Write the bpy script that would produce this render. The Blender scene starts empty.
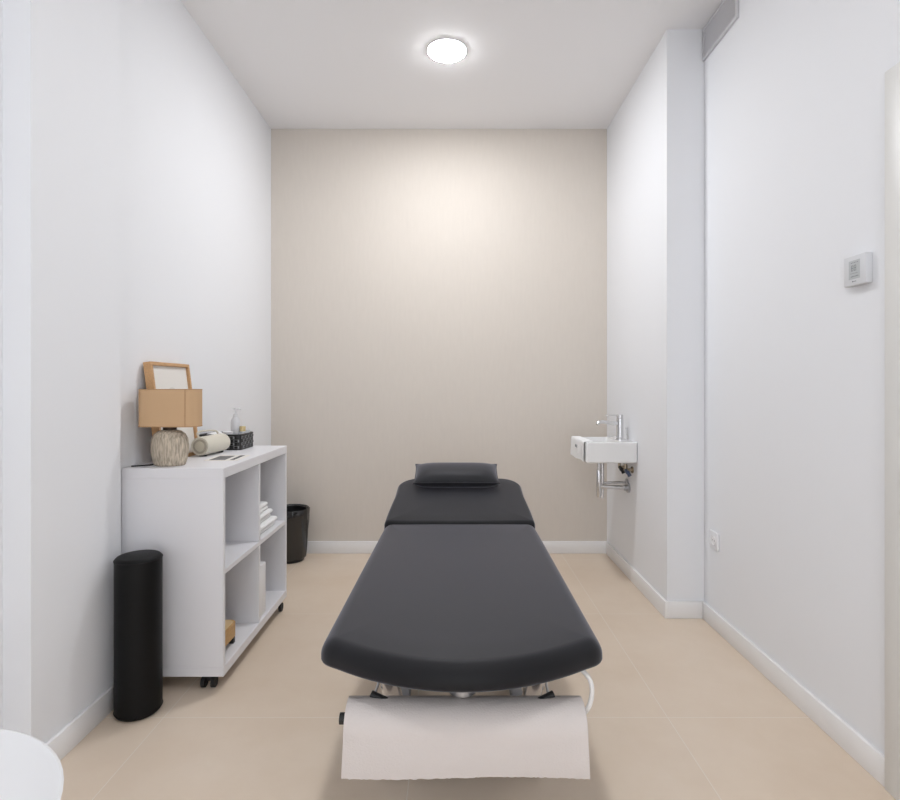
import bpy, bmesh, math, random
from mathutils import Vector, Matrix
random.seed(4)
C = bpy.context.scene.collection
PI = math.pi

# ------------------------------------------------------------ materials
def hexc(h):
    v = [int(h[i:i+2], 16)/255 for i in (0, 2, 4)]
    return tuple(c/12.92 if c <= .04045 else ((c+.055)/1.055)**2.4 for c in v) + (1,)

def mat(name, col, rough=.5, metal=0, bump=0, scale=80, spec=.5, var=0, coat=0, trans=0, stretch=None, vscale=None):
    m = bpy.data.materials.new(name); m.use_nodes = True
    nt = m.node_tree; b = nt.nodes['Principled BSDF']
    c = hexc(col) if isinstance(col, str) else col
    b.inputs['Base Color'].default_value = c
    b.inputs['Roughness'].default_value = rough
    b.inputs['Metallic'].default_value = metal
    b.inputs['Specular IOR Level'].default_value = spec
    b.inputs['Coat Weight'].default_value = coat
    b.inputs['Transmission Weight'].default_value = trans
    if bump or var:
        tc = nt.nodes.new('ShaderNodeTexCoord'); mp = nt.nodes.new('ShaderNodeMapping')
        nt.links.new(tc.outputs['Object'], mp.inputs['Vector'])
        if stretch: mp.inputs['Scale'].default_value = stretch
        if bump:
            n = nt.nodes.new('ShaderNodeTexNoise'); n.inputs['Scale'].default_value = scale; n.inputs['Detail'].default_value = 4
            nt.links.new(mp.outputs['Vector'], n.inputs['Vector'])
            bp = nt.nodes.new('ShaderNodeBump'); bp.inputs['Strength'].default_value = bump; bp.inputs['Distance'].default_value = .002
            nt.links.new(n.outputs['Fac'], bp.inputs['Height']); nt.links.new(bp.outputs['Normal'], b.inputs['Normal'])
        if var:
            n2 = nt.nodes.new('ShaderNodeTexNoise'); n2.inputs['Scale'].default_value = vscale or scale; n2.inputs['Detail'].default_value = 5
            nt.links.new(mp.outputs['Vector'], n2.inputs['Vector'])
            cr = nt.nodes.new('ShaderNodeValToRGB')
            cr.color_ramp.elements[0].position = .3; cr.color_ramp.elements[1].position = .7
            cr.color_ramp.elements[0].color = tuple(x*(1-var) for x in c[:3]) + (1,)
            cr.color_ramp.elements[1].color = tuple(min(1, x*(1+var)) for x in c[:3]) + (1,)
            nt.links.new(n2.outputs['Fac'], cr.inputs['Fac']); nt.links.new(cr.outputs['Color'], b.inputs['Base Color'])
    return m

def sheen(m, w, col):
    b = m.node_tree.nodes['Principled BSDF']; b.inputs['Sheen Weight'].default_value = w; b.inputs['Sheen Roughness'].default_value = .45; b.inputs['Sheen Tint'].default_value = hexc(col)
    return m

def emit(name, col, s):
    m = bpy.data.materials.new(name); m.use_nodes = True
    nt = m.node_tree; b = nt.nodes['Principled BSDF']
    b.inputs['Base Color'].default_value = (.9, .9, .9, 1)
    b.inputs['Emission Color'].default_value = col; b.inputs['Emission Strength'].default_value = s
    return m

def floor_mat():
    m = mat('porcelain_tile', 'c0ab98', rough=.42)
    nt = m.node_tree; b = nt.nodes['Principled BSDF']; L = nt.links.new; N = nt.nodes.new
    tc = N('ShaderNodeTexCoord'); mp = N('ShaderNodeMapping')
    L(tc.outputs['Object'], mp.inputs['Vector'])
    mp.inputs['Location'].default_value = (.126 + .874*3, -1.922 + .874*5, 0)
    br = N('ShaderNodeTexBrick'); br.offset = 0; br.squash = 1
    br.inputs['Scale'].default_value = 1; br.inputs['Brick Width'].default_value = .874; br.inputs['Row Height'].default_value = .874
    br.inputs['Mortar Size'].default_value = .0016; br.inputs['Mortar Smooth'].default_value = .3
    br.inputs['Color1'].default_value = (1, 1, 1, 1); br.inputs['Color2'].default_value = (.965, .965, .965, 1)
    L(mp.outputs['Vector'], br.inputs['Vector'])
    n = N('ShaderNodeTexNoise'); n.inputs['Scale'].default_value = 2.2; n.inputs['Detail'].default_value = 7; n.inputs['Roughness'].default_value = .62
    L(tc.outputs['Object'], n.inputs['Vector'])
    cr = N('ShaderNodeValToRGB'); e = cr.color_ramp.elements
    e[0].position = .3; e[1].position = .72
    e[0].color = FLOOR_A; e[1].color = FLOOR_B
    L(n.outputs['Fac'], cr.inputs['Fac'])
    mu = N('ShaderNodeMixRGB'); mu.blend_type = 'MULTIPLY'; mu.inputs[0].default_value = 1
    L(cr.outputs['Color'], mu.inputs[1]); L(br.outputs['Color'], mu.inputs[2])
    mx = N('ShaderNodeMixRGB'); L(br.outputs['Fac'], mx.inputs[0]); L(mu.outputs[0], mx.inputs[1])
    mx.inputs[2].default_value = GROUT
    L(mx.outputs[0], b.inputs['Base Color'])
    n3 = N('ShaderNodeTexNoise'); n3.inputs['Scale'].default_value = 30; n3.inputs['Detail'].default_value = 3
    L(tc.outputs['Object'], n3.inputs['Vector'])
    bp = N('ShaderNodeBump'); bp.inputs['Strength'].default_value = .05; bp.inputs['Distance'].default_value = .002
    L(n3.outputs['Fac'], bp.inputs['Height']); L(bp.outputs['Normal'], b.inputs['Normal'])
    return m

FLOOR_A = hexc('dcc9b4'); FLOOR_B = hexc('e5d5c3'); GROUT = hexc('eadfd2')
M = dict(
    paint=mat('white_wall_paint', 'eeeff2', rough=.75, bump=.05, scale=250, spec=.3),
    ceil=mat('white_ceiling_paint', 'f4f3f4', rough=.9, spec=.2, bump=.03, scale=200),
    beige=mat('beige_textured_wallpaper', 'd7cfc6', rough=.8, bump=.15, scale=180, spec=.25, var=.012, vscale=60, stretch=(1, 1, .15)),
    skirt=mat('white_lacquer_skirting', 'f0efef', rough=.4),
    casing=mat('white_lacquer_casing', 'e2e1de', rough=.4),
    floor=floor_mat(),
    melamine=mat('white_melamine', 'e6e5e8', rough=.38, bump=.02, scale=300),
    vinyl=mat('black_vinyl_upholstery', '161618', rough=.5, bump=.06, scale=700, spec=.18),
    vinyl_side=mat('black_vinyl_bolster', '0b0b0c', rough=.5, bump=.1, scale=600, spec=.2),
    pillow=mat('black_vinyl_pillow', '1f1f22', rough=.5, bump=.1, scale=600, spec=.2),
    chrome=mat('polished_chrome', 'dcdcde', rough=.2, metal=1),
    steel=mat('brushed_steel', 'b9babd', rough=.3, metal=1),
    blackplastic=mat('black_plastic', '121213', rough=.45),
    rubber=mat('black_rubber', '171717', rough=.7),
    framegrey=mat('grey_enamel_frame', '8d8d90', rough=.4),
    paper=mat('white_couch_paper', 'd4ccc8', rough=.95, bump=.5, scale=260, spec=.1),
    ceramic=mat('white_glazed_ceramic', 'eeeeee', rough=.12, coat=.5),
    towel=mat('white_terry_cloth', 'f6f6f6', rough=.95, bump=1.0, scale=500, spec=.1),
    shade=mat('tan_fabric_lampshade', 'ceac88', rough=.9, bump=.3, scale=500, spec=.1),
    shade_rim=mat('tan_shade_trim', 'b58f69', rough=.85),
    lampbase=mat('whitewashed_carved_wood', 'b9ad9c', rough=.85, bump=1.0, scale=40, var=.42, stretch=(3.5, 3.5, .5), vscale=45, spec=.2),
    oak=mat('light_oak_frame', 'c69c70', rough=.55, var=.12, scale=30, stretch=(6, 1, 6)),
    artpaper=mat('cream_art_paper', 'ece8e2', rough=.7),
    artshape=mat('pale_beige_print', 'd9d3cb', rough=.8),
    glass=mat('clear_glass', 'ffffff', rough=.03, trans=1, spec=.5),
    softclear=mat('clear_plastic', 'f8f9fc', rough=.3, trans=.5),
    cream=mat('cream_speaker_plastic', 'd6d1c3', rough=.55, bump=.2, scale=500),
    creamdark=mat('beige_speaker_ring', 'a8a294', rough=.5),
    creamcap=mat('beige_speaker_cap', 'c0baa9', rough=.5),
    wicker=mat('black_woven_strips', '161616', rough=.4),
    wicker2=mat('dark_grey_woven_strips', '7a7a7c', rough=.35),
    gold=mat('pale_gold_lid', 'cdb98a', rough=.3, metal=.6),
    whiteplastic=mat('white_plastic', 'ececee', rough=.35),
    lcd=mat('grey_lcd', 'bcc0c2', rough=.3),
    lcdink=mat('dark_lcd_segments', '6d7275', rough=.4),
    darkprint=mat('dark_photo_print', '5b5a5c', rough=.45, var=.4, scale=40),
    blackprint=mat('black_print', '262628', rough=.45),
    bag=mat('black_bin_bag', '101011', rough=.16, spec=.8, bump=1, scale=28),
    bin=mat('black_bin_plastic', '141415', rough=.4),
    tan=mat('tan_bamboo', 'bb945f', rough=.5, var=.1, scale=20, stretch=(1, 5, 5)),
    ventm=mat('grey_metal_grille', 'cfced1', rough=.5),
    ventdark=mat('dark_duct', 'b2b1b4', rough=.7),
    bluegrey=mat('blue_grey_valve_handle', '3d4b66', rough=.4),
    brass=mat('brass_fitting', 'b9ac98', rough=.25, metal=1),
    table=mat('white_moulded_plastic', 'e4e4e5', rough=.3),
    hole=mat('socket_hole', '4a4a4c', rough=.6),
    cord=mat('black_cable', '161616', rough=.5),
    whitecord=mat('white_cable', 'e6e3e0', rough=.45),
    lamp=emit('lit_diffuser', (.965, .98, 1, 1), 200), lamp2=emit('lit_diffuser_dimmer', (.965, .98, 1, 1), 105),
)

sheen(M['vinyl'], .4, 'd8d8e6'); sheen(M['pillow'], .6, 'd8d8e6')

# ------------------------------------------------------------ mesh helpers
def obj(name, bm, m, parent=None, angle=35, loc=None):
    me = bpy.data.meshes.new(name)
    bmesh.ops.recalc_face_normals(bm, faces=bm.faces)
    bm.to_mesh(me); bm.free()
    for p in me.polygons: p.use_smooth = True
    me.set_sharp_from_angle(angle=math.radians(angle))
    for mm in (m if isinstance(m, (list, tuple)) else [m]): me.materials.append(mm)
    o = bpy.data.objects.new(name, me); C.objects.link(o)
    if parent is not None:
        o.parent = parent
        # geometry is authored in world space: move into the parent's frame
        me.transform(parent.matrix_basis.inverted() if parent.parent is None else (parent.parent.matrix_basis @ parent.matrix_basis).inverted())
    return o

def thing(name, label, cat, loc=(0, 0, 0), group=None):
    o = bpy.data.objects.new(name, None); C.objects.link(o); o.location = loc
    o.matrix_basis = Matrix.Translation(loc); o.empty_display_size = .05
    o['label'] = label; o['category'] = cat
    if group: o['group'] = group
    return o

def tag(o, label, cat, group=None):
    o['label'] = label; o['category'] = cat
    if group: o['group'] = group
    return o

def struct(name, bm, m, parent=None):
    o = obj(name, bm, m, parent)
    if parent is None: o['kind'] = 'structure'
    return o

def box(bm, x0, x1, y0, y1, z0, z1, bev=0, seg=2, mi=0, mtx=None):
    r = bmesh.ops.create_cube(bm, size=1)
    vs = r['verts']
    for v in vs:
        v.co = Vector(((x0+x1)/2 + v.co.x*(x1-x0), (y0+y1)/2 + v.co.y*(y1-y0), (z0+z1)/2 + v.co.z*(z1-z0)))
    fs = set(f for v in vs for f in v.link_faces)
    for f in fs: f.material_index = mi
    if bev:
        es = list(set(e for v in vs for e in v.link_edges))
        rr = bmesh.ops.bevel(bm, geom=es, offset=bev, segments=seg, affect='EDGES', profile=.5)
        vs = list(set(v for f in rr['faces'] for v in f.verts) | set(v for v in vs if v.is_valid))
    if mtx is not None:
        for v in vs: v.co = mtx @ v.co
    return vs

def B(*a, **k):
    bm = bmesh.new(); box(bm, *a, **k); return bm

def tube(bm, pts, r, n=14, caps=True, mi=0):
    pts = [Vector(p) for p in pts]
    rs = r if isinstance(r, (list, tuple)) else [r]*len(pts)
    rings = []; up = None
    for i, p in enumerate(pts):
        d = ((pts[min(i+1, len(pts)-1)] - p).normalized() + (p - pts[max(i-1, 0)]).normalized())
        if d.length < 1e-6: d = pts[-1]-pts[0]
        d.normalize()
        if up is None: up = Vector((0, 0, 1)) if abs(d.z) < .9 else Vector((1, 0, 0))
        a = d.cross(up).normalized(); b = a.cross(d).normalized(); up = b
        rings.append([bm.verts.new(p + rs[i]*(math.cos(2*PI*k/n)*a + math.sin(2*PI*k/n)*b)) for k in range(n)])
    for i in range(len(rings)-1):
        for k in range(n):
            f = bm.faces.new((rings[i][k], rings[i][(k+1) % n], rings[i+1][(k+1) % n], rings[i+1][k])); f.material_index = mi
    if caps:
        f = bm.faces.new(rings[0][::-1]); f.material_index = mi
        f = bm.faces.new(rings[-1]); f.material_index = mi

def smooth_path(pts, n=8):
    pts = [Vector(p) for p in pts]; P = [pts[0]] + pts + [pts[-1]]; out = []
    for i in range(1, len(P)-2):
        for k in range(n):
            t = k/n; a, b, c, d = P[i-1], P[i], P[i+1], P[i+2]
            out.append(.5*((2*b) + (-a+c)*t + (2*a-5*b+4*c-d)*t*t + (-a+3*b-3*c+d)*t**3))
    out.append(pts[-1]); return out

def lathe(bm, cx, cy, prof, n=32, sx=1, sy=1, wob=None, mi=0):
    """prof: list of (r, z); r==0 closes"""
    rings = []
    for r, z in prof:
        if r < 1e-6: rings.append([bm.verts.new((cx, cy, z))])
        else:
            ring = []
            for k in range(n):
                a = 2*PI*k/n; rr = r*(1 + (wob(a, z) if wob else 0))
                ring.append(bm.verts.new((cx + rr*sx*math.cos(a), cy + rr*sy*math.sin(a), z)))
            rings.append(ring)
    for i in range(len(rings)-1):
        A, D = rings[i], rings[i+1]
        for k in range(n):
            q = (k+1) % n
            if len(A) == 1 and len(D) > 1: f = bm.faces.new((A[0], D[q], D[k]))
            elif len(D) == 1 and len(A) > 1: f = bm.faces.new((A[k], A[q], D[0]))
            elif len(A) > 1: f = bm.faces.new((A[k], A[q], D[q], D[k]))
            else: continue
            f.material_index = mi

def loops(bm, ringlist, cap0=True, cap1=True, closed=False, mi=0):
    R = [[bm.verts.new(p) for p in r] for r in ringlist]
    n = len(R[0]); m = len(R)
    for i in range(m if closed else m-1):
        for k in range(n):
            f = bm.faces.new((R[i][k], R[i][(k+1) % n], R[(i+1) % m][(k+1) % n], R[(i+1) % m][k])); f.material_index = mi
    if not closed:
        if cap0: bm.faces.new(R[0][::-1])
        if cap1: bm.faces.new(R[-1])
    return R

def rrect(x0, x1, y0, y1, r, n=6):
    pts = []
    for cx, cy, a0 in ((x1-r, y1-r, 0), (x0+r, y1-r, PI/2), (x0+r, y0+r, PI), (x1-r, y0+r, 1.5*PI)):
        for k in range(n+1):
            a = a0 + PI/2*k/n; pts.append((cx + r*math.cos(a), cy + r*math.sin(a)))
    return pts

def inset(poly, d):
    n = len(poly); out = []
    for i in range(n):
        p0, p1, p2 = Vector(poly[i-1]), Vector(poly[i]), Vector(poly[(i+1) % n])
        e = ((p1-p0).normalized() + (p2-p1).normalized())
        if e.length < 1e-6: e = p2-p0
        e.normalize(); out.append((p1.x - e.y*d, p1.y + e.x*d))   # poly is ccw -> inside is left
    return out

def pad(bm, poly, z0, z1, r, zfun=None, crown=.0, seg=5, rt=None, rtz=None):
    """upholstered slab: ccw outline, rounded rims (rt, rtz: wider, softer top rim)"""
    h = z1-z0; r = min(r, h/2); rt = rt or r; rtz = rtz or min(r, h/2)
    rings = []
    cx = sum(p[0] for p in poly)/len(poly); cy = sum(p[1] for p in poly)/len(poly)
    def ring(d, z):
        q = inset(poly, d) if d else poly
        return [(x, y, z + (zfun(x, y) if zfun else 0)) for x, y in q]
    for k in range(seg+1):
        a = PI/2*k/seg; rings.append(ring(r*(1-math.sin(a)), z0 + r*(1-math.cos(a))))
    for k in range(seg+1):
        a = PI/2*k/seg; rings.append(ring(rt*(1-math.cos(a)), z1 - rtz*(1-math.sin(a))))
    last = inset(poly, rt)
    for s, dz in ((.8, .4), (.55, .75), (.25, .95)):
        rings.append([(cx+(x-cx)*s, cy+(y-cy)*s, z1 + crown*dz + (zfun(cx+(x-cx)*s, cy+(y-cy)*s) if zfun else 0)) for x, y in last])
    loops(bm, rings)

# ------------------------------------------------------------ room geometry (camera at origin of X,Y; z up)
H = 2.92; YB = 3.815; XL = -1.246; XLN = -1.214; XR = 1.067; XRN = 1.251; YC = 2.75; Y0 = -1.6; YP = 1.598
XLR = -1.296   # recessed near left wall
struct('floor', B(-1.5, 1.5, Y0-.1, YB+.1, -.1, 0), M['floor'])
struct('ceiling', B(-1.5, 1.5, Y0-.1, YB+.1, H, H+.1), M['ceil'])
struct('wall_back', B(-1.5, 1.5, YB, YB+.1, 0, H), M['beige'])
struct('wall_left', B(-1.5, XL, 2.03, YB, 0, H), M['paint'])
struct('wall_left_pier', B(-1.5, XLN, YP, 2.03, 0, H), M['paint'])
struct('wall_left_near', B(-1.5, XLR, Y0, YP, 0, H), M['paint'])
struct('wall_right', B(XR, 1.5, YC, YB, 0, H), M['paint'])
struct('wall_right_near', B(XRN, 1.5, Y0, YC, 0, H), M['paint'])
# near end of the room, behind the photographer: wall with a wide opening
bm = bmesh.new()
box(bm, XLR, -.75, Y0-.1, Y0, 0, H); box(bm, .75, XRN, Y0-.1, Y0, 0, H); box(bm, -.75, .75, Y0-.1, Y0, 2.4, H)
struct('wall_near', bm, M['paint'])

def skirting(name, x0, x1, y0, y1):
    struct(name, B(x0, x1, y0, y1, 0, .083, bev=.002), M['skirt'])
t = .013
skirting('baseboard_back', XL, XR, YB-t, YB)
skirting('baseboard_left', XL, XL+t, 2.89, YB-t)
skirting('baseboard_left_pier', XLN, XLN+t, YP, 2.03)
skirting('baseboard_left_return', XLR+t, XLN+t, YP-t, YP)
skirting('baseboard_left_near', XLR, XLR+t, Y0, YP)
skirting('baseboard_right', XR-t, XR, YC-t, YB-t)
skirting('baseboard_right_return', XR, XRN, YC-t, YC)
skirting('baseboard_right_near', XRN-t, XRN, 1.585, YC-t)

# door on the right wall: only the far upright of its white casing shows
door = struct('door_1', B(XRN-.012, XRN-.001, .70, 1.505, .005, 1.97), M['casing'])
bm = bmesh.new()
box(bm, XRN-.018, XRN, 1.505, 1.581, 0, 2.045, bev=.003)
box(bm, XRN-.018, XRN, .63, .70, 0, 2.045, bev=.003)
box(bm, XRN-.018, XRN, .70, 1.505, 1.972, 2.045, bev=.003)
struct('door_frame', bm, M['casing'], door)
bm = bmesh.new()
tube(bm, [(XRN-.012, .79, 1.02), (XRN-.06, .79, 1.02)], .01); tube(bm, [(XRN-.06, .785, 1.02), (XRN-.06, .91, 1.02)], .009)
struct('door_handle', bm, M['steel'], door)

# ------------------------------------------------------------ ceiling lights
def ceiling_light(x, y, label, lm, r=.1):
    t = thing('ceiling_light', label, 'ceiling light', (x, y, H), 'round ceiling lights')
    bm = bmesh.new(); lathe(bm, x, y, [(0, H), (r+.005, H), (r+.005, H-.004), (r+.001, H-.0065), (r+.001, H-.003), (0, H-.003)], 48)
    obj('housing', bm, M['whiteplastic'], t)
    bm = bmesh.new(); lathe(bm, x, y, [(0, H-.0035), (r, H-.0035), (r, H-.006), (r-.008, H-.0095), (r-.025, H-.0125), (0, H-.015)], 48)
    obj('diffuser', bm, lm, t)
    return t
ceiling_light(-.027, 2.92, 'lit round white ceiling light above the massage table', M['lamp'])
ceiling_light(.0, .5, 'lit round white ceiling light above the camera, nearer the door', M['lamp2'])

# ------------------------------------------------------------ air vent
v = thing('air_vent', 'grey slatted air vent high on the right wall by the ceiling', 'air vent', (XRN, 2.58, 2.76))
y0, y1, z0, z1 = 2.413, 2.742, 2.757, 2.912
bm = bmesh.new()
fw = .014
for a in ((y0, y1, z0, z0+fw), (y0, y1, z1-fw, z1), (y0, y0+fw, z0+fw, z1-fw), (y1-fw, y1, z0+fw, z1-fw)):
    box(bm, XRN-.012, XRN, *a, bev=.002)
obj('frame', bm, M['ventm'], v)
obj('backing', B(XRN-.003, XRN-.0005, y0+fw, y1-fw, z0+fw, z1-fw), M['ventdark'], v)
bm = bmesh.new()
n = 11
for k in range(n):
    z = z0+fw + (z1-z0-2*fw)*(k+.5)/n
    mt = Matrix.Translation((XRN-.006, 0, z)) @ Matrix.Rotation(math.radians(35), 4, 'Y')
    box(bm, -.005, .005, y0+fw, y1-fw, -.0012, .0012, mtx=mt)
obj('slat', bm, M['ventm'], v)

# ------------------------------------------------------------ thermostat
t = thing('thermostat', 'white square wall thermostat with a grey display on right wall', 'thermostat', (XRN, 1.682, 1.46))
ty0, ty1, tz0, tz1 = 1.636, 1.728, 1.458, 1.549
obj('housing', B(XRN-.022, XRN, ty0, ty1, tz0, tz1, bev=.0025), mat('light_grey_plastic', 'd9dadd', rough=.4), t)
obj('display', B(XRN-.0228, XRN-.0215, 1.659, 1.705, 1.477, 1.534), M['lcd'], t)
bm = bmesh.new()
def ink(a, b, c, d): box(bm, XRN-.0233, XRN-.0226, a, b, c, d)
for k in range(5): ink(1.666+k*.0065, 1.669+k*.0065, 1.526, 1.528)
for yy in (1.690, 1.678):       # seven-segment digits
    for (p, q, r_, s) in ((0, .008, 0, .0012), (0, .008, .008, .0092), (0, .008, .016, .0172), (0, .0012, 0, .017), (.0068, .008, 0, .017)):
        ink(yy-.004+p, yy-.004+q, 1.502+r_, 1.502+s)
for k in range(6): ink(1.665+k*.0055, 1.6675+k*.0055, 1.4835, 1.4865)
ink(1.666, 1.698, 1.494, 1.4948)
obj('display_symbols', bm, M['lcdink'], t)
bm = bmesh.new(); ink(1.686, 1.69, 1.468, 1.4715); ink(1.674, 1.684, 1.469, 1.4705)
obj('button', bm, M['lcdink'], t)
t.location.y += .01

# ------------------------------------------------------------ wall socket
t = thing('wall_socket', 'white square wall socket low on the right wall', 'socket', (XRN, 2.63, .375))
obj('plate', B(XRN-.009, XRN, 2.59, 2.672, .375, .458, bev=.002), M['whiteplastic'], t)
bm = bmesh.new()
lathe(bm, 0, 0, [(0, 0), (.021, 0), (.021, .002), (.019, .002), (.019, .0003), (0, .0003)], 24)
for vv in bm.verts: vv.co = Vector((XRN-.009-vv.co.z, 2.631+vv.co.x, .4165+vv.co.y))
obj('outlet', bm, M['skirt'], t)
bm = bmesh.new()
for dy in (-.0095, .0095): tube(bm, [(XRN-.0092, 2.631+dy, .4165), (XRN-.0098, 2.631+dy, .4165)], .0026)
obj('socket_hole', bm, M['hole'], t)

# ------------------------------------------------------------ shelving cabinet
cx0, cx1, cy0, cy1 = -1.244, -.86, 2.085, 2.885
cz0, cz1 = .055, .84
cab = thing('shelf_cabinet', 'white open shelf cabinet on black castors against left wall', 'cabinet', (-1.05, 2.485, 0))
bm = bmesh.new()
box(bm, cx0, cx1, cy0, cy1, cz1-.038, cz1, bev=.0015, seg=1)
obj('top_board', bm, M['melamine'], cab)
obj('bottom_board', B(cx0, cx1, cy0, cy1, cz0, cz0+.036, bev=.0015, seg=1), M['melamine'], cab)
for yy in (cy0, cy1-.018): obj('side_panel', B(cx0, cx1-.001, yy, yy+.018, cz0+.036, cz1-.038), M['melamine'], cab)
obj('back_panel', B(cx0, cx0+.006, cy0+.018, cy1-.018, cz0+.036, cz1-.038), M['melamine'], cab)
ym = (cy0+cy1)/2; zm = .445
obj('divider', B(cx0+.006, cx1-.003, ym-.009, ym+.009, cz0+.036, cz1-.038), M['melamine'], cab)
for a, b in ((cy0+.018, ym-.009), (ym+.009, cy1-.018)):
    obj('shelf', B(cx0+.006, cx1-.003, a, b, zm-.009, zm+.009), M['melamine'], cab)
for x, y in ((cx0+.06, cy0+.04), (cx0+.06, cy1-.05), (-.928, cy0+.04), (-.893, cy1-.05)):
    if True:
        bm = bmesh.new(); box(bm, x-.022, x+.022, y-.022, y+.022, .0505, cz0)
        tube(bm, [(x, y, .051), (x, y, .046)], .012)
        box(bm, x-.017, x+.017, y-.014, y+.022, .024, .047, bev=.005)
        c = obj('castor', bm, M['blackplastic'], cab)
        for dx in (-.026, .012):
            bm = bmesh.new(); tube(bm, [(x+dx, y-.006, .0215), (x+dx+.014, y-.006, .0215)], .0215, n=20)
            obj('wheel', bm, M['rubber'], c)

# folded towels in the upper far compartment
def towel(x0, x1, y0, y1, z0, h, label):
    bm = bmesh.new(); nl = 2
    for k in range(nl):
        za = z0 + h*k/nl; zb = z0 + h*(k+1)/nl - .0005
        j = lambda: random.uniform(-.006, .006)
        poly = rrect(x0+j(), x1+j(), y0+j(), y1+j(), .014, 5)
        ph = random.random()*6
        pad(bm, poly, za, zb, (zb-za)/2, zfun=lambda x, y, ph=ph: 0, crown=.0)
    o = obj('folded_towel', bm, M['towel'], angle=60); tag(o, label, 'towel', 'folded towels in the cabinet'); return o
z = zm+.009
towel(-1.16, -.885, 2.53, 2.80, z, .043, 'folded white towel at the bottom of the stack in cabinet')
towel(-1.15, -.90, 2.53, 2.775, z+.0432, .042, 'folded white towel in the middle of the stack in cabinet')
towel(-1.14, -.912, 2.53, 2.75, z+.0857, .04, 'folded white towel on top of the stack in cabinet')
# white carton in lower far compartment
bm = bmesh.new(); box(bm, -.955, -.873, 2.51, 2.60, cz0+.036, .328, bev=.005)
o = obj('carton', bm, M['whiteplastic']); tag(o, 'tall plain white box in the lower far compartment of cabinet', 'box')
# bamboo tray table, lower near compartment
t = thing('wooden_tray', 'tan wooden tray with dark feet in lower near compartment', 'tray', (-1.0, 2.25, cz0+.036))
zt = cz0+.036
bm = bmesh.new(); loops(bm, [[(x, y, zz) for x, y in rrect(-1.12, -.894, 2.145, 2.31, .03)] for zz in (zt+.03, zt+.085)])
obj('tray_body', bm, M['tan'], t)
bm = bmesh.new(); loops(bm, [[(x, y, zz) for x, y in rrect(-1.11, -.902, 2.155, 2.30, .025)] for zz in (zt+.0852, zt+.0875)])
obj('tray_lid', bm, mat('pale_bamboo', 'd8bd92', rough=.5), t)
for x in (-1.09, -.91):
    for y in (2.17, 2.285): obj('foot', B(x-.012, x+.012, y-.01, y+.01, zt, zt+.03, bev=.002), M['blackplastic'], t)

# ------------------------------------------------------------ table lamp
ZT = cz1
lx, ly = -1.105, 2.17
t = thing('table_lamp', 'table lamp with tan shade and carved greyish wooden base', 'lamp', (lx, ly, ZT))
bm = bmesh.new()
prof = [(r*.925, ZT+z*.945) for r, z in [(0, 0), (.058, 0), (.063, .004), (.07, .025), (.0755, .055), (.0765, .085), (.073, .11), (.063, .13), (.047, .142), (.03, .147), (0, .147)]]
pf = []
for i in range(len(prof)-1):
    for k in range(3): pf.append(tuple(prof[i][j]+(prof[i+1][j]-prof[i][j])*k/3 for j in (0, 1)))
pf.append(prof[-1])
rnd = [random.uniform(-1, 1) for _ in range(200)]
lathe(bm, lx, ly, [(0 if r < 1e-6 else r, zz) for r, zz in pf], 88, 1, .72,
      wob=lambda a, zz: .012*rnd[int(a/(2*PI)*88+.5) % 88] + .006*rnd[(int(a*14)+int(zz*60)*7) % 200])
obj('base', bm, M['lampbase'], t, angle=80)
bm = bmesh.new(); lathe(bm, lx, ly, [(0, ZT+.139), (.025, ZT+.139), (.025, ZT+.148), (.018, ZT+.15), (.018, ZT+.21), (0, ZT+.21)], 24)
obj('neck', bm, mat('dark_bronze', '3c3128', rough=.35, metal=.8), t)
bm = bmesh.new(); lathe(bm, lx, ly, [(0, ZT+.21), (.014, ZT+.21), (.03, ZT+.245), (.028, ZT+.268), (.015, ZT+.283), (0, ZT+.285)], 24)
obj('bulb', bm, M['whiteplastic'], t)
sx0, sx1, sy0, sy1, sz0, sz1 = -1.212, -.984, 2.118, 2.208, .992, 1.138
bm = bmesh.new()
o1 = rrect(sx0, sx1, sy0, sy1, .032, 8); o2 = inset(o1, .003)
loops(bm, [[(x, y, sz0) for x, y in o1], [(x, y, sz1) for x, y in o1], [(x, y, sz1) for x, y in o2], [(x, y, sz0) for x, y in o2]], closed=True)
sh = obj('lamp_shade', bm, M['shade'], t)
obj('seam', B(-1.022, -1.0195, sy0-.0012, sy0+.001, sz0+.003, sz1-.003), M['shade_rim'], sh)
for i, zz in enumerate((sz0, sz1-.003)):
    bm = bmesh.new(); a = inset(o1, -.0008)
    loops(bm, [[(x, y, zz) for x, y in a], [(x, y, zz+.003) for x, y in a], [(x, y, zz+.003) for x, y in inset(o1, .0005)], [(x, y, zz) for x, y in inset(o1, .0005)]], closed=True)
    obj('shade_trim', bm, M['shade_rim'], sh)
bm = bmesh.new()
tube(bm, [(lx-.018, ly, ZT+.2), (sx0+.002, ly-.005, ZT+.2)], .0015, 6); tube(bm, [(lx+.018, ly, ZT+.2), (sx1-.002, ly-.005, ZT+.2)], .0015, 6)
obj('shade_support', bm, M['steel'], t)
bm = bmesh.new(); tube(bm, smooth_path([(lx-.05, ly-.005, ZT+.008), (-1.175, 2.16, ZT+.003), (-1.205, 2.135, ZT+.003), (-1.226, 2.118, ZT+.003)]), .0028, 8)
obj('power_cord', bm, M['cord'], t)

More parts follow.
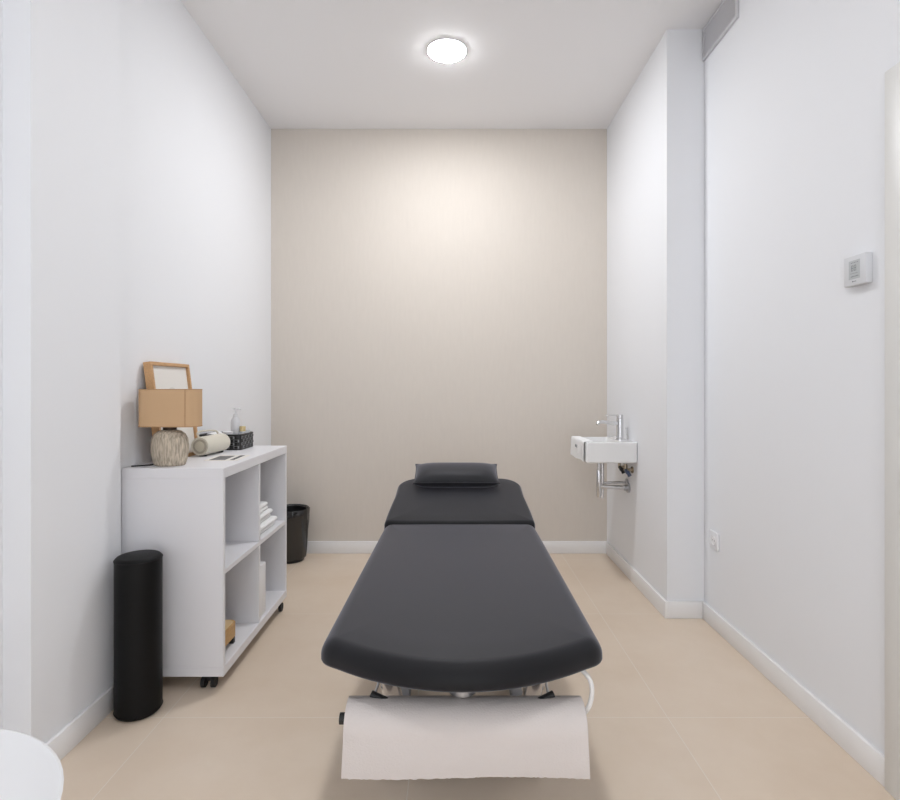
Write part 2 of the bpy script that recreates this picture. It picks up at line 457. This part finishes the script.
# ------------------------------------------------------------ leaning picture frame
fy0, fy1 = 2.215, 2.54
pf_ = thing('picture_frame', 'light wood picture frame leaning on the wall behind lamp', 'picture frame', (-1.16, 2.38, ZT))
Hf = .412; lean = math.atan2(.052, .41)
mt = Matrix.Translation((-1.155, 0, ZT)) @ Matrix.Rotation(-lean, 4, 'Y')   # local x=0 is the face, -x behind
mt = Matrix.Translation((-1.153, 0, ZT + .0335*math.sin(lean)*0)) @ Matrix.Rotation(-lean, 4, 'Y')
th = .032; w = .014
bm = bmesh.new()
for a in ((fy0, fy1, 0, w), (fy0, fy1, Hf-w, Hf), (fy0, fy0+w, w, Hf-w), (fy1-w, fy1, w, Hf-w)):
    box(bm, -th, 0, a[0], a[1], a[2], a[3], bev=.0012, seg=1, mtx=mt)
obj('frame', bm, M['oak'], pf_)
obj('backing', B(-th+.002, -th+.005, fy0+w, fy1-w, w, Hf-w, mtx=mt), M['oak'], pf_)
art = obj('print', B(-.014, -.012, fy0+w, fy1-w, w, Hf-w, mtx=mt), M['artpaper'], pf_)
bm = bmesh.new()
for k in range(3):
    vs = []
    for j in range(17):
        a = PI*j/16; rr = .1-.02*k
        vs.append(mt @ Vector((-.0116+.0002*k, 2.378+rr*math.cos(a)*.9, .22+.02*k+rr*.8*math.sin(a))))
    f = bm.faces.new([bm.verts.new(q) for q in vs])
obj('printed_shape', bm, M['artshape'], art)

# ------------------------------------------------------------ portable speaker
sp = thing('portable_speaker', 'cream cylindrical portable speaker with carry strap beside lamp', 'speaker', (-1.095, 2.52, ZT))
a = Vector((-1.103, 2.42, ZT+.046)); b = Vector((-1.083, 2.62, ZT+.046)); d = (b-a).normalized()
def along(bm, prof, o=a, dr=d, n=32, mi=0):
    s = Vector((0, 0, 1)); u = dr.cross(s).normalized(); vv = u.cross(dr)
    rings = []
    for r, q in prof:
        rings.append([o + dr*q + r*(math.cos(2*PI*k/n)*u + math.sin(2*PI*k/n)*vv) for k in range(n)])
    loops(bm, rings, mi=mi)
L = (b-a).length
bm = bmesh.new(); along(bm, [(.034, .004), (.039, 0), (.0405, .004), (.041, .012), (.0412, L/2), (.041, L-.012), (.0385, L-.003), (.035, L)])
obj('body', bm, M['cream'], sp)
bm = bmesh.new(); along(bm, [(.023, .001), (.027, -.001), (.031, .001), (.031, .006), (.023, .006)]); obj('ring', bm, M['creamdark'], sp)
bm = bmesh.new(); along(bm, [(.001, -.003), (.014, -.0025), (.022, .0005), (.022, .006)]); obj('speaker_cap', bm, M['creamcap'], sp)
bm = bmesh.new()
pts = smooth_path([a+d*.015+Vector((-.012, 0, .040)), a+d*.012+Vector((-.016, 0, .056)), a+d*.04+Vector((-.018, 0, .062)), a+d*.11+Vector((-.02, 0, .061)), a+d*.165+Vector((-.016, 0, .055)), a+d*.175+Vector((-.010, 0, .042))])
tube(bm, pts, .004, 8); obj('strap', bm, M['cream'], sp)
for q in (.03, L-.03):
    bm = bmesh.new(); p = a+d*q; box(bm, p.x-.014, p.x+.014, p.y-.01, p.y+.01, ZT, ZT+.0065, bev=.002); obj('foot', bm, M['rubber'], sp)

# ------------------------------------------------------------ woven basket
bk = thing('basket', 'low black woven basket holding toiletries on the cabinet', 'basket', (-1.125, 2.76, ZT))
bx0, bx1, by0, by1, bh = -1.225, -1.02, 2.675, 2.85, .075
bm = bmesh.new()
o1 = rrect(bx0, bx1, by0, by1, .012, 4); o2 = inset(o1, .005)
loops(bm, [[(x, y, ZT) for x, y in o1], [(x, y, ZT+bh-.004) for x, y in o1], [(x, y, ZT+bh-.004) for x, y in o2], [(x, y, ZT+.005) for x, y in o2]])
obj('body', bm, M['wicker'], bk)
bm = bmesh.new()
def weave(p0, p1, nrm):
    p0 = Vector(p0); p1 = Vector(p1); nrm = Vector(nrm); nl = max(4, int((p1-p0).length/.021)); dv = (p1-p0)/nl
    for i in range(nl):
        for j in range(4):
            zc = ZT + .006 + (bh-.014)*(j+.5)/4; c = p0 + dv*(i+.5); c.z = zc
            if (i+j) % 2: hw, hh, dd = .60, .0062, .0034
            else: hw, hh, dd = .3, .0082, .0018
            u = dv*hw; vz = Vector((0, 0, hh))
            q = [c-u-vz, c+u-vz, c+u+vz, c-u+vz]
            top = [c-u*.6-vz*.8+nrm*dd, c+u*.6-vz*.8+nrm*dd, c+u*.6+vz*.8+nrm*dd, c-u*.6+vz*.8+nrm*dd]
            loops(bm, [q, top], cap0=False, mi=(i+j) % 2)
weave((bx0+.01, by0, 0), (bx1-.01, by0, 0), (0, -1, 0)); weave((bx1, by0+.01, 0), (bx1, by1-.01, 0), (1, 0, 0))
obj('weave', bm, [M['wicker'], M['wicker2']], bk)
bm = bmesh.new()
tube(bm, [(x, y, ZT+bh-.003) for x, y in inset(o1, .0025)] + [(o1[0][0]-.0025, o1[0][1], ZT+bh-.003)], .004, 8)
obj('rim', bm, M['wicker'], bk)

ZB = ZT+.005
def bottle(cx, cy, r, h, label, cap, m=M['softclear']):
    t = thing('pump_bottle' if cap == 'pump' else 'jar', label, 'bottle' if cap == 'pump' else 'jar', (cx, cy, ZB))
    bm = bmesh.new()
    if cap == 'pump':
        lathe(bm, cx, cy, [(0, ZB), (r*.9, ZB), (r, ZB+.004), (r, ZB+h*.8), (r*.85, ZB+h*.92), (r*.45, ZB+h), (0, ZB+h)], 24); obj('body', bm, m, t)
        bm = bmesh.new(); z = ZB+h
        lathe(bm, cx, cy, [(0, z), (r*.5, z), (r*.5, z+.016), (.005, z+.018), (.005, z+.034), (.011, z+.035), (.011, z+.045), (0, z+.046)], 16)
        tube(bm, [(cx, cy, z+.041), (cx+.022, cy-.006, z+.041), (cx+.028, cy-.008, z+.036)], .0038, 8)
        obj('pump', bm, M['whiteplastic'], t)
    else:
        lathe(bm, cx, cy, [(0, ZB), (r*.92, ZB), (r, ZB+.003), (r, ZB+h*.72), (r*.8, ZB+h*.76), (0, ZB+h*.76)], 24); obj('body', bm, m, t)
        bm = bmesh.new(); lathe(bm, cx, cy, [(0, ZB+h*.762), (r*.86, ZB+h*.762), (r*.88, ZB+h*.98), (r*.8, ZB+h), (0, ZB+h)], 24)
        obj('lid', bm, M[cap], t)
    return t
bottle(-1.085, 2.78, .024, .15, 'clear pump bottle, tallest of the toiletries in the basket', 'pump')
bottle(-1.047, 2.77, .017, .104, 'small jar with a pale gold lid in the basket', 'gold')
bottle(-1.045, 2.825, .017, .082, 'short clear jar with clear lid in the basket corner', 'softclear')
bottle(-1.10, 2.715, .026, .082, 'wide clear jar with white lid at the front of the basket', 'whiteplastic')
bm = bmesh.new(); along(bm, [(.012, 0), (.02, .003), (.022, .01), (.022, .115), (.02, .122), (.012, .125)], o=Vector((-1.185, 2.70, ZB+.0535)), dr=Vector((0, 1, 0)))
# rolled cloth rests on a folded one
o = obj('rolled_cloth', bm, M['towel']); tag(o, 'small rolled white cloth lying in the basket beside the wall', 'cloth')
bm = bmesh.new(); pad(bm, rrect(-1.216, -1.15, 2.69, 2.84, .01), ZB, ZB+.0315, .01)
o = obj('folded_cloth', bm, M['cream']); tag(o, 'small folded cream cloth under the rolled one in basket', 'cloth')

# leaflet on the cabinet top
t = thing('leaflet', 'white leaflet with dark printed photo lying on cabinet top', 'leaflet', (-.97, 2.42, ZT))
mt = Matrix.Translation((-.965, 2.385, ZT)) @ Matrix.Rotation(math.radians(4), 4, 'Z')
obj('sheet', B(-.07, .07, -.09, .09, 0, .0015, mtx=mt), M['artpaper'], t)
obj('printed_photo', B(-.052, .012, -.075, .06, .0015, .0019, mtx=mt), M['darkprint'], t)
obj('printed_band', B(.032, .05, -.075, .075, .0015, .0019, mtx=mt), M['blackprint'], t)

# ------------------------------------------------------------ bolster
bx, by, br, bhh = -1.110, 1.962, .0755, .552
bl = thing('bolster', 'black vinyl cylindrical bolster standing upright beside the white cabinet', 'bolster', (bx, by, 0))
bm = bmesh.new(); pr = [(0, 0), (br-.02, 0)]
for k in range(1, 6): a_ = PI/2*k/5; pr.append((br-.014+.014*math.sin(a_), .014-.014*math.cos(a_)))
for k in range(1, 16): pr.append((br, .014+(bhh-.028)*k/16))
for k in range(6): a_ = PI/2*k/5; pr.append((br-.014+.014*math.cos(a_), bhh-.014+.014*math.sin(a_)))
pr += [(br*.5, bhh+.003), (0, bhh+.004)]
lathe(bm, bx, by, pr, 56); obj('cover', bm, M['vinyl_side'], bl)
for zz in (.014, bhh-.012):
    bm = bmesh.new(); ring_ = [(bx+(br+.0005)*math.cos(2*PI*k/48), by+(br+.0005)*math.sin(2*PI*k/48), zz) for k in range(49)]
    tube(bm, ring_, .0015, 6, caps=False); obj('piping', bm, M['vinyl_side'], bl)

# ------------------------------------------------------------ waste bin
wx, wy = -1.072, 3.665
t = thing('waste_bin', 'black waste bin with a black liner between cabinet and back wall', 'bin', (wx, wy, 0))
bm = bmesh.new()
lathe(bm, wx, wy, [(0, 0), (.086, 0), (.09, .006), (.106, .32), (.112, .325), (.112, .335), (.105, .335), (.086, .01), (0, .01)], 40); obj('body', bm, M['bin'], t)
bm = bmesh.new()
rb = [random.uniform(-1, 1) for _ in range(64)]
lathe(bm, wx, wy, [(.10, .14), (.107, .25), (.114, .338), (.122, .3445), (.1275, .338), (.125, .30), (.121, .25), (.116, .19), (.112, .12), (.106, .06), (.101, .02)], 64,
      wob=lambda a, z: .045*rb[(int(a/(2*PI)*64+.5)+int(z*14)) % 64]*(1 if z < .3 else .3))
obj('liner', bm, M['bag'], t, angle=70)

# ------------------------------------------------------------ wash basin
Y1, Y2 = 3.178, 3.535; X1, X2 = .768, XR; Z1, Z2 = .706, .826
bs = thing('wash_basin', 'small white wall-hung wash basin on the right wall', 'wash basin', (XR, 3.35, Z1))
bm = bmesh.new()
o1 = rrect(X1, X2, Y1, Y2, .014, 5)
o2 = rrect(X1+.016, X2-.085, Y1+.016, Y2-.016, .02, 5); o3 = rrect(X1+.035, X2-.1, Y1+.04, Y2-.04, .03, 5)
loops(bm, [[(x, y, Z1) for x, y in inset(o1, .01)], [(x, y, Z1+.008) for x, y in inset(o1, .002)], [(x, y, Z2-.004) for x, y in o1], [(x, y, Z2) for x, y in inset(o1, .003)],
           [(x, y, Z2) for x, y in o2], [(x, y, Z2-.006) for x, y in inset(o2, .003)], [(x, y, Z2-.085) for x, y in o3], [(x, y, Z2-.092) for x, y in inset(o3, .02)]])
obj('bowl', bm, M['ceramic'], bs)
bm = bmesh.new(); lathe(bm, .885, 3.34, [(0, Z2-.0915), (.022, Z2-.0915), (.022, Z2-.088), (.016, Z2-.087), (0, Z2-.0865)], 24); obj('drain', bm, M['chrome'], bs)
# tap
tp = thing('tap', 'chrome single lever tap standing on the wash basin', 'tap', (1.012, 3.34, Z2))
bm = bmesh.new()
lathe(bm, 1.012, 3.34, [(0, Z2), (.025, Z2), (.025, Z2+.006), (.02, Z2+.009), (.0205, Z2+.02), (.0205, Z2+.128), (.017, Z2+.132), (0, Z2+.132)], 28); obj('body', bm, M['chrome'], tp)
bm = bmesh.new(); tube(bm, [(1.0, 3.34, Z2+.098), (.905, 3.34, Z2+.108), (.884, 3.34, Z2+.106), (.875, 3.34, Z2+.094)], [.012, .0105, .0105, .0105], 14); sp_ = obj('spout', bm, M['chrome'], tp)
bm = bmesh.new(); tube(bm, [(.876, 3.34, Z2+.095), (.8745, 3.34, Z2+.088)], .0085, 12); obj('aerator', bm, M['creamdark'], sp_)
bm = bmesh.new(); lathe(bm, 1.012, 3.34, [(0, Z2+.133), (.019, Z2+.133), (.0195, Z2+.148), (.016, Z2+.152), (0, Z2+.152)], 24)
box(bm, .925, 1.012, 3.333, 3.347, Z2+.145, Z2+.151, bev=.002, mtx=None); obj('lever', bm, M['chrome'], tp)
bm = bmesh.new(); tube(bm, [(1.052, 3.34, Z2), (1.052, 3.34, Z2+.062)], .0024, 8); lathe(bm, 1.052, 3.34, [(0, Z2+.062), (.005, Z2+.062), (.005, Z2+.072), (0, Z2+.073)], 12)
obj('waste_rod', bm, M['chrome'], tp)
# trap and waste pipe
tr = thing('bottle_trap', 'chrome bottle trap and waste pipe beneath the wash basin', 'pipe', (.885, 3.34, Z1))
bm = bmesh.new(); tube(bm, [(.885, 3.34, Z1-.001), (.885, 3.34, .64)], .009); lathe(bm, .885, 3.34, [(0, Z1-.0005), (.021, Z1-.0005), (.021, Z1-.012), (.012, Z1-.016), (0, Z1-.016)], 20); obj('tail_pipe', bm, M['chrome'], tr)
bm = bmesh.new(); lathe(bm, .885, 3.34, [(0, .645), (.012, .645), (.015, .635), (.015, .49), (.012, .482), (0, .482)], 24); obj('trap_body', bm, M['chrome'], tr)
bm = bmesh.new(); tube(bm, smooth_path([(.91, 3.36, .47), (.91, 3.36, .6), (.91, 3.36, .69), (.906, 3.355, Z1-.001)], 6), .0115); obj('riser_pipe', bm, M['chrome'], tr)
bm = bmesh.new(); tube(bm, [(.892, 3.34, .545), (1.05, 3.34, .537)], .0125); obj('waste_pipe', bm, M['chrome'], tr)
bm = bmesh.new(); tube(bm, [(XR-.012, 3.34, .537), (XR, 3.34, .537)], .03, 28); tube(bm, [(XR-.03, 3.34, .537), (XR-.012, 3.34, .537)], .018, 20); obj('wall_flange', bm, M['steel'], tr)
bm = bmesh.new(); tube(bm, [(.918, 3.36, .563), (1.06, 3.37, .565)], .0075); obj('supply_pipe', bm, M['chrome'], tr)
bm = bmesh.new(); tube(bm, [(XR-.01, 3.37, .565), (XR, 3.37, .565)], .022, 24); obj('wall_flange', bm, M['steel'], tr)
# shut-off valves
def valve(y, hm, label):
    t = thing('shutoff_valve', label, 'valve', (XR, y, .66), 'shut-off valves under the basin')
    bm = bmesh.new(); tube(bm, [(XR-.006, y, .655), (XR, y, .655)], .02, 20); tube(bm, [(XR-.045, y, .655), (XR-.005, y, .655)], .009); tube(bm, [(XR-.045, y, .648), (XR-.045, y, .69)], .008)
    obj('valve_body', bm, M['brass'], t)
    bm = bmesh.new(); tube(bm, [(XR-.045, y-.01, .655), (XR-.04, y-.034, .645)], [.009, .013], 10); tube(bm, [(XR-.04, y-.028, .648), (XR-.028, y-.036, .622)], [.008, .012], 10); obj('handle', bm, M[hm], t)
    bm = bmesh.new(); tube(bm, smooth_path([(XR-.045, y, .688), (XR-.06, y-.002, .70), (XR-.085, y, .702)], 5), .0055, 8); obj('hose', bm, M['steel'], t)
valve(3.27, 'bluegrey', 'shut-off valve with blue-grey handle, nearer one under the basin')
valve(3.385, 'blackplastic', 'shut-off valve with black handle, farther one under the basin')

# hand towel draped over the basin's front edge
t = thing('hand_towel', 'white hand towel draped over the front edge of basin', 'towel', (X1, 3.35, Z2))
bm = bmesh.new()
path = [(X1+.06, Z2-.03), (X1+.022, Z2-.018)]
path = [(X1+.045, Z2+.006), (X1+.02, Z2+.0055), (X1, Z2+.006), (X1-.007, Z2+.002), (X1-.009, Z2-.01), (X1-.010, Z2-.05), (X1-.012, Z2-.09), (X1-.011, Z2-.112)]
def drape(yy0, yy1, off, path, n=14):
    g = []
    for i, (x, zz) in enumerate(path):
        row = []
        for j in range(n+1):
            u = j/n; y = yy0+(yy1-yy0)*u
            wv = .0022*math.sin(u*11+i*.35)*min(1, i/3)
            row.append(Vector((x-off-wv-.001, y + .004*math.sin(i*.8)*(u-.5), zz + .003*math.sin(u*7)*(i == len(path)-1))))
        g.append(row)
    return g
def sheet_solid(bm, g, nrm_th):
    """grid of points -> closed thin solid, thickness along given vector function"""
    R, Cn = len(g), len(g[0])
    def nrm(i, j):
        a_ = g[min(i+1, R-1)][j]-g[max(i-1, 0)][j]; b_ = g[i][min(j+1, Cn-1)]-g[i][max(j-1, 0)]
        return a_.cross(b_).normalized()
    top = [[bm.verts.new(g[i][j]+nrm(i, j)*nrm_th) for j in range(Cn)] for i in range(R)]
    bot = [[bm.verts.new(g[i][j]) for j in range(Cn)] for i in range(R)]
    for i in range(R-1):
        for j in range(Cn-1):
            bm.faces.new((top[i][j], top[i][j+1], top[i+1][j+1], top[i+1][j])); bm.faces.new((bot[i][j], bot[i+1][j], bot[i+1][j+1], bot[i][j+1]))
    for i in range(R-1):
        for j in (0, Cn-1): bm.faces.new((top[i][j], top[i+1][j], bot[i+1][j], bot[i][j]))
    for j in range(Cn-1):
        for i in (0, R-1): bm.faces.new((top[i][j], top[i][j+1], bot[i][j+1], bot[i][j]))
sheet_solid(bm, drape(3.192, 3.528, 0, path), .004)
cl = obj('cloth', bm, M['towel'], t, angle=70)
bm = bmesh.new()
for k in range(2):   # small grey embroidered mark
    tube(bm, smooth_path([(X1-.0175, 3.33+.02*k, Z2-.045), (X1-.0175, 3.345+.02*k, Z2-.03), (X1-.0175, 3.352+.02*k, Z2-.045)], 4), .002, 6)
obj('embroidery', bm, mat('grey_thread', '8c8c8e', rough=.8), cl)

# ------------------------------------------------------------ massage table
TX = .030; TXN = .022; ZM = .55; TH = .058
tb = thing('massage_table', 'black padded massage table in the middle of the room', 'massage table', (TX, 1.9, 0))
hw = .332
def main_outline():
    half = []   # right half going from near centre to far centre (ccw)
    for k in range(15):
        x = .285*k/14; half.append((x, 1.180 + 1.15*x*x))
    P0, P1, P2, P3 = Vector((.285, 1.2734)), Vector((.308, 1.289)), Vector((hw+.008, 1.295)), Vector((hw+.006, 1.345))
    for k in range(1, 9):
        s = k/8; q = (1-s)**3*P0 + 3*(1-s)**2*s*P1 + 3*(1-s)*s*s*P2 + s**3*P3; half.append((q.x, q.y))
    for k, y in enumerate((1.5, 1.7, 1.9, 2.1, 2.3)): half.append((hw+.005-.001*k, y))
    for k in range(0, 9):
        a_ = PI/2*k/8; half.append((hw-.045+.045*math.cos(a_), 2.395+.04*math.sin(a_)))
    half.append((.12, 2.437))
    return [(TXN+.01*(y-1.2)+x, y) for x, y in half] + [(TXN+.01*(y-1.2)-x, y) for x, y in half[::-1] if x > 1e-6]
bm = bmesh.new(); pad(bm, main_outline(), ZM-TH, ZM, .012, crown=.002, seg=9, rt=.04, rtz=.042)
obj('mattress', bm, M['vinyl'], tb, angle=60)
# head section, raised
sl = .25
def head_outline():
    half = [(0, 2.443), (.15, 2.443), (.3, 2.4435), (.331, 2.447), (.336, 2.462)]
    for y in (2.55, 2.65, 2.72): half.append((.336-.022*((y-2.46)/.3)**1.5, y))
    xr = half[-1][0]
    for k in range(1, 11):
        a_ = PI/2*k/10; half.append((xr-.115+.115*math.cos(a_), 2.81+.11*math.sin(a_) - (0.09-.09*k/10)*0))
    half.append((.08, 2.924))
    return [(TXN+.01*(y-1.2)+x, y) for x, y in half] + [(TXN+.01*(y-1.2)-x, y) for x, y in half[::-1] if x > 1e-6]
bm = bmesh.new(); pad(bm, head_outline(), ZM-TH, ZM, .012, rt=.018, rtz=.03, zfun=lambda x, y: sl*(y-2.443), crown=.003, seg=6)
obj('head_section', bm, M['vinyl'], tb, angle=60)
# under-frame
zf = ZM-TH
bm = bmesh.new()
for s in (-1, 1): box(bm, TX+s*.2-.015, TX+s*.2+.015, 1.36, 2.42, zf-.03, zf, bev=.003)
for y in (1.36, 1.85, 2.39): box(bm, TX-.185, TX+.185, y, y+.03, zf-.03, zf-.001, bev=.003)
obj('under_frame', bm, M['framegrey'], tb)
bm = bmesh.new()
for s in (-1, 1):
    mt2 = Matrix.Translation((0, 2.443, zf)) @ Matrix.Rotation(math.atan(sl), 4, 'X')
    bm = bmesh.new(); box(bm, TX+s*.2-.012, TX+s*.2+.012, 0.01, .4, -.026, -.001, mtx=mt2); obj('head_rail', bm, M['framegrey'], tb)
bm = bmesh.new(); tube(bm, [(TX, 2.66, zf+.025), (TX, 2.3, .16)], .013); obj('gas_strut', bm, M['chrome'], tb)
for s, w_ in ((-1, -.187), (1, .177)):
    bm = bmesh.new(); tube(bm, [(TX+w_, 1.31, zf-.002), (TX+w_*.95, 1.362, .40), (TX+w_*.85, 1.60, .075)], .0235, 20)
    lg = obj('leg', bm, M['chrome'], tb)
    bm = bmesh.new(); tube(bm, [(TX+w_*1.16, 1.285, zf-.056), (TX+w_*.90, 1.272, zf-.071)], .008, 12); obj('clamp_lever', bm, M['blackplastic'], lg)
    bm = bmesh.new(); tube(bm, [(TX+s*.15, 2.36, zf-.03), (TX+s*.15, 2.1, .075)], .021, 20); obj('leg', bm, M['chrome'], tb)
bm = bmesh.new(); tube(bm, [(TX-.006, 1.30, zf-.001), (TX-.006, 1.30, .437)], .033, 28); obj('pivot', bm, M['steel'], tb)
bm = bmesh.new(); tube(bm, [(TX-.006, 1.338, zf-.012), (TX-.006, 1.37, .45), (TX-.006, 1.95, .12)], .02, 20)
obj('lift_actuator', bm, M['chrome'], tb)
bm = bmesh.new()
for s in (-1, 1): box(bm, TX+s*.2-.02, TX+s*.2+.02, 1.63, 2.5, .028, .068, bev=.004)
for y in (1.63, 2.08, 2.44): box(bm, TX-.24, TX+.24, y, y+.04, .03, .066, bev=.004)
obj('base_frame', bm, M['framegrey'], tb)
for s in (-1, 1):
    for y in (1.64 if s < 0 else 1.655, 2.47):
        bm = bmesh.new(); lathe(bm, TX+s*.225 - (.012 if s > 0 else 0), y, [(0, 0), (.02, 0), (.022, .004), (.02, .016), (.008, .018), (.008, .03), (0, .03)], 20); obj('foot', bm, M['rubber'], tb)
bm = bmesh.new()
tube(bm, smooth_path([(TX+.24, 1.42, zf-.012), (TX+.262, 1.32, zf-.002), (TX+.288, 1.285, zf-.02), (TX+.292, 1.275, zf-.05), (TX+.28, 1.272, zf-.085), (TX+.26, 1.30, zf-.115), (TX+.22, 1.38, zf-.13), (TX+.2, 1.55, .15), (TX+.16, 1.63, .068)], 8), .0055, 12)
obj('cable', bm, M['whitecord'], tb)

# roll holder
RZ, RY, RR = .376, 1.270, .055
RX0, RX1 = .027-.266, .027+.272
bm = bmesh.new(); tube(bm, [(RX0-.007, RY, RZ), (RX1+.004, RY, RZ)], .009)
for s in (-.24, .24):
    pass
hd = obj('roll_holder', bm, M['steel'], tb)
bm = bmesh.new()
tube(bm, [(RX0-.018, RY, RZ+.012), (RX0-.006, RY, RZ+.012)], .0125, 16); obj('knob', bm, M['blackplastic'], hd)
for xx, xe in ((RX0-.0035, TX-.2), (RX1+.0025, TX+.2)):
    bm = bmesh.new()
    tube(bm, smooth_path([(xx, RY, RZ), (xx, RY+.05, RZ), (xx*.8, RY+.09, RZ+.01), (xe, RY+.11, zf-.03)], 6), .0035, 8)
    obj('holder_arm', bm, M['steel'], hd)

# couch paper roll with its loose sheet
rl = thing('paper_roll', 'wide roll of white couch paper hanging at foot of massage table', 'paper roll', (TX, RY, RZ-RR))
bm = bmesh.new()
n = 40; prf = []
rings = []
for xx in (RX0+.003, RX1-.003):
    pass
def xring(x, r): return [(x, RY+r*math.cos(2*PI*k/n), RZ+r*math.sin(2*PI*k/n)) for k in range(n)]
loops(bm, [xring(RX0+.003, .02), xring(RX0+.003, RR-.003), xring(RX0+.006, RR-.0015), xring(RX1-.006, RR-.0015), xring(RX1-.003, RR-.003), xring(RX1-.003, .02)], closed=True)
obj('roll', bm, M['paper'], rl)
bm = bmesh.new(); prof2 = []
for k in range(13):
    a_ = math.radians(60 + 125*k/12); prof2.append((RY+(RR+.0005)*math.cos(a_), RZ+(RR+.0005)*math.sin(a_)))
y_, z_ = prof2[-1]
for k in range(1, 9): prof2.append((y_ - .004*math.sin(k/8*2.2) , z_ - (z_-.292)*k/8))
g = []
NX = 120
for i, (yy, zz) in enumerate(prof2):
    row = []
    fr = max(0, (i-12)/8)
    for j in range(NX+1):
        u = j/NX; x = RX0+(RX1-RX0)*u + (.004*(u-.5))*fr*1.5
        zz2 = zz - fr*(.002*math.sin(u*5+1) + .004*(u-.5)) + (random.uniform(-.0013, .0013) if i == len(prof2)-1 else 0)
        row.append(Vector((x, yy - fr*.003*math.sin(u*6+.6) , zz2)))
    g.append(row)
sheet_solid(bm, g, .0007)
obj('loose_sheet', bm, M['paper'], rl, angle=70)

# ------------------------------------------------------------ pillow
pl = thing('pillow', 'small black vinyl pillow lying on the raised head section', 'pillow', (TX, 2.85, .66))
ang = math.atan(.355)
y_p = 2.845; zp = ZM + sl*(y_p-2.443) + .0145
mp_ = Matrix.Translation((TX-.008, y_p, zp)) @ Matrix.Rotation(ang, 4, 'X')
bm = bmesh.new()
W, D, T = .214, .1, .08
def pt(u, v_, side):
    e = (max(0, 1-abs(u)**7))**.5*(max(0, 1-abs(v_)**5))**.5
    x = u*W*(1-.035*(1-abs(v_)**3)*abs(u)**3*1.0); y = v_*D*(1-.05*(1-abs(u)**4)*abs(v_)**3)
    y += 0
    mid = .04
    et = (max(0, 1-abs(u)**5)*max(0, 1-abs(v_)**2.6))**.75
    z = mid + (T-mid)*et if side else mid - (mid + .105*(y+D))*min(1, e*1.05)
    if side and v_ < 0: z += .0022*math.sin(u*23)*(1-et)*(1-abs(u))
    return mp_ @ Vector((x, y, z))
NU, NV = 48, 24
grid = {}
for s in (0, 1):
    for i in range(NU+1):
        for j in range(NV+1):
            u = math.sin((i/NU-.5)*PI); v_ = math.sin((j/NV-.5)*PI)
            u = .5*u + .5*(2*i/NU-1); v_ = .5*v_ + .5*(2*j/NV-1)
            if s == 1 and (i in (0, NU) or j in (0, NV)): grid[1, i, j] = grid[0, i, j]
            else: grid[s, i, j] = bm.verts.new(pt(u, v_, s))
for s in (0, 1):
    for i in range(NU):
        for j in range(NV):
            bm.faces.new([grid[s, i, j], grid[s, i+1, j], grid[s, i+1, j+1], grid[s, i, j+1]])
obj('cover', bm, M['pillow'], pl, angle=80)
bm = bmesh.new(); ed = []
mk = lambda u, v_: pt(u, v_, 0)
K = 30
for k in range(K): ed.append(mk(-1+2*k/K, -1))
for k in range(K): ed.append(mk(1, -1+2*k/K))
for k in range(K): ed.append(mk(1-2*k/K, 1))
for k in range(K+1): ed.append(mk(-1, 1-2*k/K))
tube(bm, ed, .0028, 6, caps=False)
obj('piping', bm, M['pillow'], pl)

# ------------------------------------------------------------ white round side table (lower left)
qx, qy, qr, qz = -.700, .560, .252, .65
t = thing('side_table', 'round white table with raised rim in the near left corner', 'table', (qx, qy, 0))
bm = bmesh.new()
lathe(bm, qx, qy, [(0, qz-.035), (qr*.8, qz-.033), (qr-.012, qz-.012), (qr-.002, qz-.004), (qr, qz), (qr-.003, qz+.001), (qr-.01, qz-.003), (qr-.028, qz-.016), (qr-.05, qz-.020), (0, qz-.021)], 72)
obj('table_top', bm, M['table'], t)
bm = bmesh.new(); lathe(bm, qx, qy, [(0, .03), (.03, .03), (.022, .08), (.02, .5), (.03, qz-.05), (.06, qz-.034), (0, qz-.034)], 32); obj('stem', bm, M['table'], t)
bm = bmesh.new(); lathe(bm, qx, qy, [(0, 0), (.17, 0), (.175, .004), (.165, .012), (.06, .022), (.03, .03), (0, .03)], 48); obj('base', bm, M['table'], t)

# ------------------------------------------------------------ light, world, camera
w = bpy.data.worlds.new('World'); bpy.context.scene.world = w; w.use_nodes = True
w.node_tree.nodes['Background'].inputs['Color'].default_value = (.93, .96, 1, 1)
w.node_tree.nodes['Background'].inputs['Strength'].default_value = 3

cam = bpy.data.cameras.new('camera'); co = bpy.data.objects.new('camera', cam); C.objects.link(co)
co.location = (0, 0, 1.15); co.rotation_euler = (PI/2, 0, 0)
cam.sensor_fit = 'HORIZONTAL'; cam.sensor_width = 36; cam.lens = 554/900*36
cam.shift_x = -2/900; cam.shift_y = -14/900; cam.clip_start = .02
bpy.context.scene.camera = co
s = bpy.context.scene
s.view_settings.view_transform = 'Standard'; s.view_settings.look = 'None'
s.view_settings.exposure = .05; s.view_settings.gamma = 1; s.view_settings.use_curve_mapping = False
